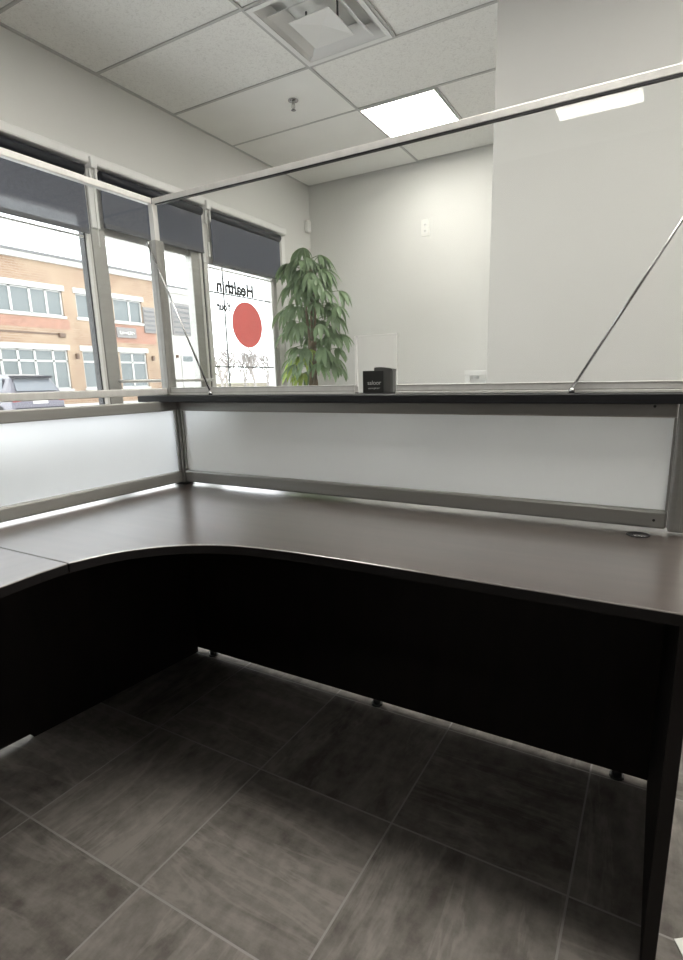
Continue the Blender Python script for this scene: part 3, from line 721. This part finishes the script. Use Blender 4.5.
# wall built around its window openings
rects = [(y0w, .30, yEnd, zlo0), (y0w, zlo1, yEnd, zup0), (y0w, zup1, yEnd, 4.97)]
for lst, za, zb in ((los, zlo0, zlo1), (ups, zup0, zup1)):
    e = [y0w] + [v for q in lst for v in (q[0], q[1])] + [yEnd]
    for k in range(0, len(e), 2): rects.append((e[k], za, e[k + 1], zb))
b = MB()
for (ya, za, yb, zb) in rects:
    A = yz(ya, za); Z_ = yz(yb, zb); b.box((XB - .35, A[0], max(A[1], ZG)), (XB, Z_[0], Z_[1]))
A = yz(y0w, 0); Z_ = yz(yEnd, 4.97); b.box((XB - 8, A[0], ZG), (XB - .4, Z_[0], Z_[1] - .1))
B_.append(b.build('brick_wall', MT['brick'], bb))
fac('cornice', MT['bstone'], [(y0w, 4.96, yEnd + .05, 5.13)], -.3, .22); fac('roof_cap', MT['cap'], [(y0w, 5.13, yEnd + .05, 5.20)], -.35, .32)
fac('red_band', MT['redbrick'], [(y0w, 2.93, 10.45, 3.24), (11.35, 2.60, 14.0, 3.24)], -.1, .015)
fac('dark_band', MT['bdk'], [(y0w, 2.73, 9.97, 2.79)], -.05, .03)
for lst, za, zb, tr in ((ups, zup0, zup1, None), (los, zlo0, zlo1, 1.90)):
    for (ya, yb, ms_) in lst:
        fr_ = fac('window', MT['bframe'], [(ya, za, ya + .05, zb), (yb - .05, za, yb, zb), (ya, za, yb, za + .04), (ya, zb - .04, yb, zb)] + [(m_ - .035, za, m_ + .035, zb) for m_ in ms_] + ([(ya, tr - .03, yb, tr + .03)] if tr else []), -.22, -.10)
        fac('pane', MT['bwin'], [(ya, za, yb, zb)], -.20, -.17, fr_)
        fac('lintel', MT['bstone'], [(ya - .08, zb, yb + .08, zb + .17)], -.1, .06)
        fac('sill', MT['bstone'], [(ya - .05, za - .08, yb + .05, za)], -.1, .08)
fac('awning_lamp', MT['bdk'], [(10.50, 1.98, 10.60, 2.16)], 0, .22, None, .04); fac('awning_lamp', MT['bdk'], [(9.98, 2.66, 10.2, 2.80)], 0, .22, None, .04)
fac('awning_lamp', MT['bdk'], [(13.70, 1.98, 13.80, 2.16)], 0, .22, None, .04)
fac('scupper', MT['bdk'], [(11.45, 2.68, 11.60, 3.10)], 0, .2, None, .04)
sgb = fac('shop_sign', MT['bgrey'], [(12.22, 2.78, 13.05, 3.14)], 0, .15)
b = MB(); P = []
for i in range(60):
    t = i / 59; q = yz(12.30 + .66 * t + .03 * math.sin(t * 50), 2.95 + .07 * math.sin(t * 38) * (.5 + .5 * math.cos(t * 9))); P.append((XB + .17, q[0], q[1]))
b.tube(P, .045, 6); o = b.build('script_lettering', MT['bstone'], sgb)
vp = fac('louvre_panel', MT['bgrey'], [(13.50, 3.02, 14.02, 3.96)], 0, .12)
fac('slat', MT['cap'], [(13.53, 3.10 + .17 * k, 13.99, 3.16 + .17 * k) for k in range(5)], .10, .17, vp)
for o in B_: loc(o, bb)
wb = thing('white_building', 'pale rendered building with grey louvre panel right of the brick building', 'building', (XB, 30, ZG))
B_ = []
A = yz(14.14, 0); Z_ = yz(16.25, 4.80)
def facw(*a, **k):
    o = fac(*a, **k); return o
b = MB(); b.box((XB - 8, A[0], ZG), (XB - .1, Z_[0], Z_[1])); B_.append(b.build('rendered_wall', MT['bwhite'], wb))
facw('cornice', MT['bstone'], [(14.16, 4.66, 16.3, 4.86)], -.3, .12, wb); facw('roof_cap', MT['cap'], [(14.16, 4.86, 16.3, 4.92)], -.3, .2, wb)
vp = facw('louvre_panel', MT['bgrey'], [(14.95, 3.03, 15.95, 4.28)], -.1, .05, wb); facw('slat', MT['cap'], [(15.0, 3.10 + .2 * k, 15.9, 3.17 + .2 * k) for k in range(6)], .03, .1, vp)
dv = facw('shop_door', MT['bframe'], [(15.28, .35, 15.92, 2.24)], -.1, .02, wb); facw('transom', MT['bwin'], [(15.33, 1.98, 15.86, 2.20)], .0, .05, dv); facw('door_glass', MT['bwhite'], [(15.36, .5, 15.80, 1.86)], .0, .04, dv)
facw('wall_lamp', MT['bdk'], [(15.02, 2.12, 15.08, 2.24)], -.1, .1, wb)
for o in B_: loc(o, wb)
# car
cr_ = thing('car', 'silver-mauve SUV parked facing the brick building, seen from behind', 'car', (-17.0, 9.68, ZG))
W2 = .92
def body_loft(name, secs, mt, parent):
    """secs: list of (x, zlow, zhigh, halfwidth_low, halfwidth_high)"""
    b = MB(); rings = []
    for x, z0, z1, w0, w1 in secs:
        r = min(.10, (z1 - z0) * .3)
        pts = [(-w0, z0), (-w0 - .0, z0 + r), (-w1 - .0, z1 - r), (-w1 + r, z1), (w1 - r, z1), (w1, z1 - r), (w0, z0 + r), (w0, z0)]
        rings.append([b.bm.verts.new((x, y, z)) for y, z in pts])
    for A, B in zip(rings, rings[1:]):
        for k in range(8):
            f = b.bm.faces.new([A[k], A[(k + 1) % 8], B[(k + 1) % 8], B[k]]); f.smooth = False
    b.bm.faces.new(rings[0]); b.bm.faces.new(rings[-1][::-1])
    return b.build(name, mt, parent)
body_loft('body', [(.0, .42, 1.06, .84, .84), (-.10, .32, 1.10, .92, .90), (-3.0, .28, 1.10, .93, .90), (-4.2, .30, 1.00, .92, .84), (-4.65, .36, .86, .78, .70)], MT['carp'], cr_)
body_loft('cabin', [(-.12, 1.06, 1.12, .86, .84), (-.42, 1.08, 1.66, .86, .70), (-1.2, 1.08, 1.72, .87, .68), (-2.2, 1.08, 1.70, .87, .67), (-3.1, 1.06, 1.12, .86, .80)], MT['carp'], cr_)
b = MB(); b.prism([(-.10, -.70, 1.14), (-.10, .70, 1.14), (-.385, .60, 1.56), (-.385, -.60, 1.56)], (.03, 0, .012)); b.build('rear_window', MT['carw'], cr_)
for s in (-1, 1):
    b = MB(); b.prism([(-.62, s * .855, 1.14), (-2.75, s * .862, 1.14), (-2.25, s * .735, 1.56), (-.72, s * .742, 1.58)], (0, s * .014, .005)); b.build('side_window', MT['carw'], cr_)
    b = MB(); b.box((-.16, s * .66, .80), (.015, s * .90, 1.0), .03); b.build('tail_lamp', MT['tail'], cr_)
    for xw in (-.85, -3.65):
        b = MB(); b.tube([(xw, s * .68, .34), (xw, s * .935, .34)], .34, 24); t_ = b.build('wheel', MT['tyre'], cr_); b = MB(); b.tube([(xw, s * .92, .34), (xw, s * .945, .34)], .2, 16); b.build('hub_cap', MT['silver'], t_)
b = MB(); b.box((-.50, -.66, 1.575), (-.20, .66, 1.655), .015); b.build('spoiler', MT['bump_'], cr_)
b = MB(); b.box((-.15, -.86, .36), (.07, .86, .60), .05); b.build('bumper', MT['bump_'], cr_)
b = MB(); b.box((.0, -.26, .72), (.02, .26, .86), .004); b.build('licence_plate', MT['bstone'], cr_)
b = MB(); b.box((-.008, -.55, .92), (.022, .55, .955), .006); b.build('trim_strip', MT['silver'], cr_)
# pavement, planting bed and bare trees further along
struct('pavement', MT['conc'], [((XB, 0, ZG), (XB + 3, 70, ZG + .12))])
def tree(x, y, h, seed, label):
    rn = random.Random(seed); b = MB()
    def grow(p, d, L, r, lv):
        q = p + d * L; mid = p + d * L * .5 + Vector((rn.uniform(-.04, .04), rn.uniform(-.04, .04), 0)) * L
        b.tube([p, mid, q], [r, r * .85, r * .65], 5, caps=False)
        if lv == 0: return
        for k in range(rn.choice((3, 3, 4))):
            dd = (d + Vector((rn.uniform(-.8, .8), rn.uniform(-.8, .8), rn.uniform(-.15, .5)))).normalized()
            grow(p + d * L * rn.uniform(.55, 1), dd, L * rn.uniform(.55, .75), r * .6, lv - 1)
    grow(Vector((0, 0, 0)), Vector((0, 0, 1)), h * .30, .11, 5)
    o = b.build('bare_tree', MT['twig']); o.location = (x, y, ZG); tag(o, label, 'tree', 'bare trees beyond the car park')
for i, (x, y, h) in enumerate(((-20, 21.9, 5.0), (-26, 28.9, 6.0), (-31, 36.7, 6.8), (-20, 24.7, 4.8), (-27, 34.9, 5.8))):
    tree(x, y, h, i + 3, ('leftmost bare tree seen through the lettered window', 'bare tree below the small lettering on the window', 'bare tree directly below the red circle', 'bare tree below and right of the red circle, nearer the car park', 'rightmost bare tree at the window edge beside the potted plant')[i])
b = MB()
rn = random.Random(5)
b.box((-37, 36, ZG), (-35, 64, ZG + 1.2), .3); tag(b.build('hedge', MT['straw']), 'low dry hedge beyond the car park behind the bare trees', 'hedge')
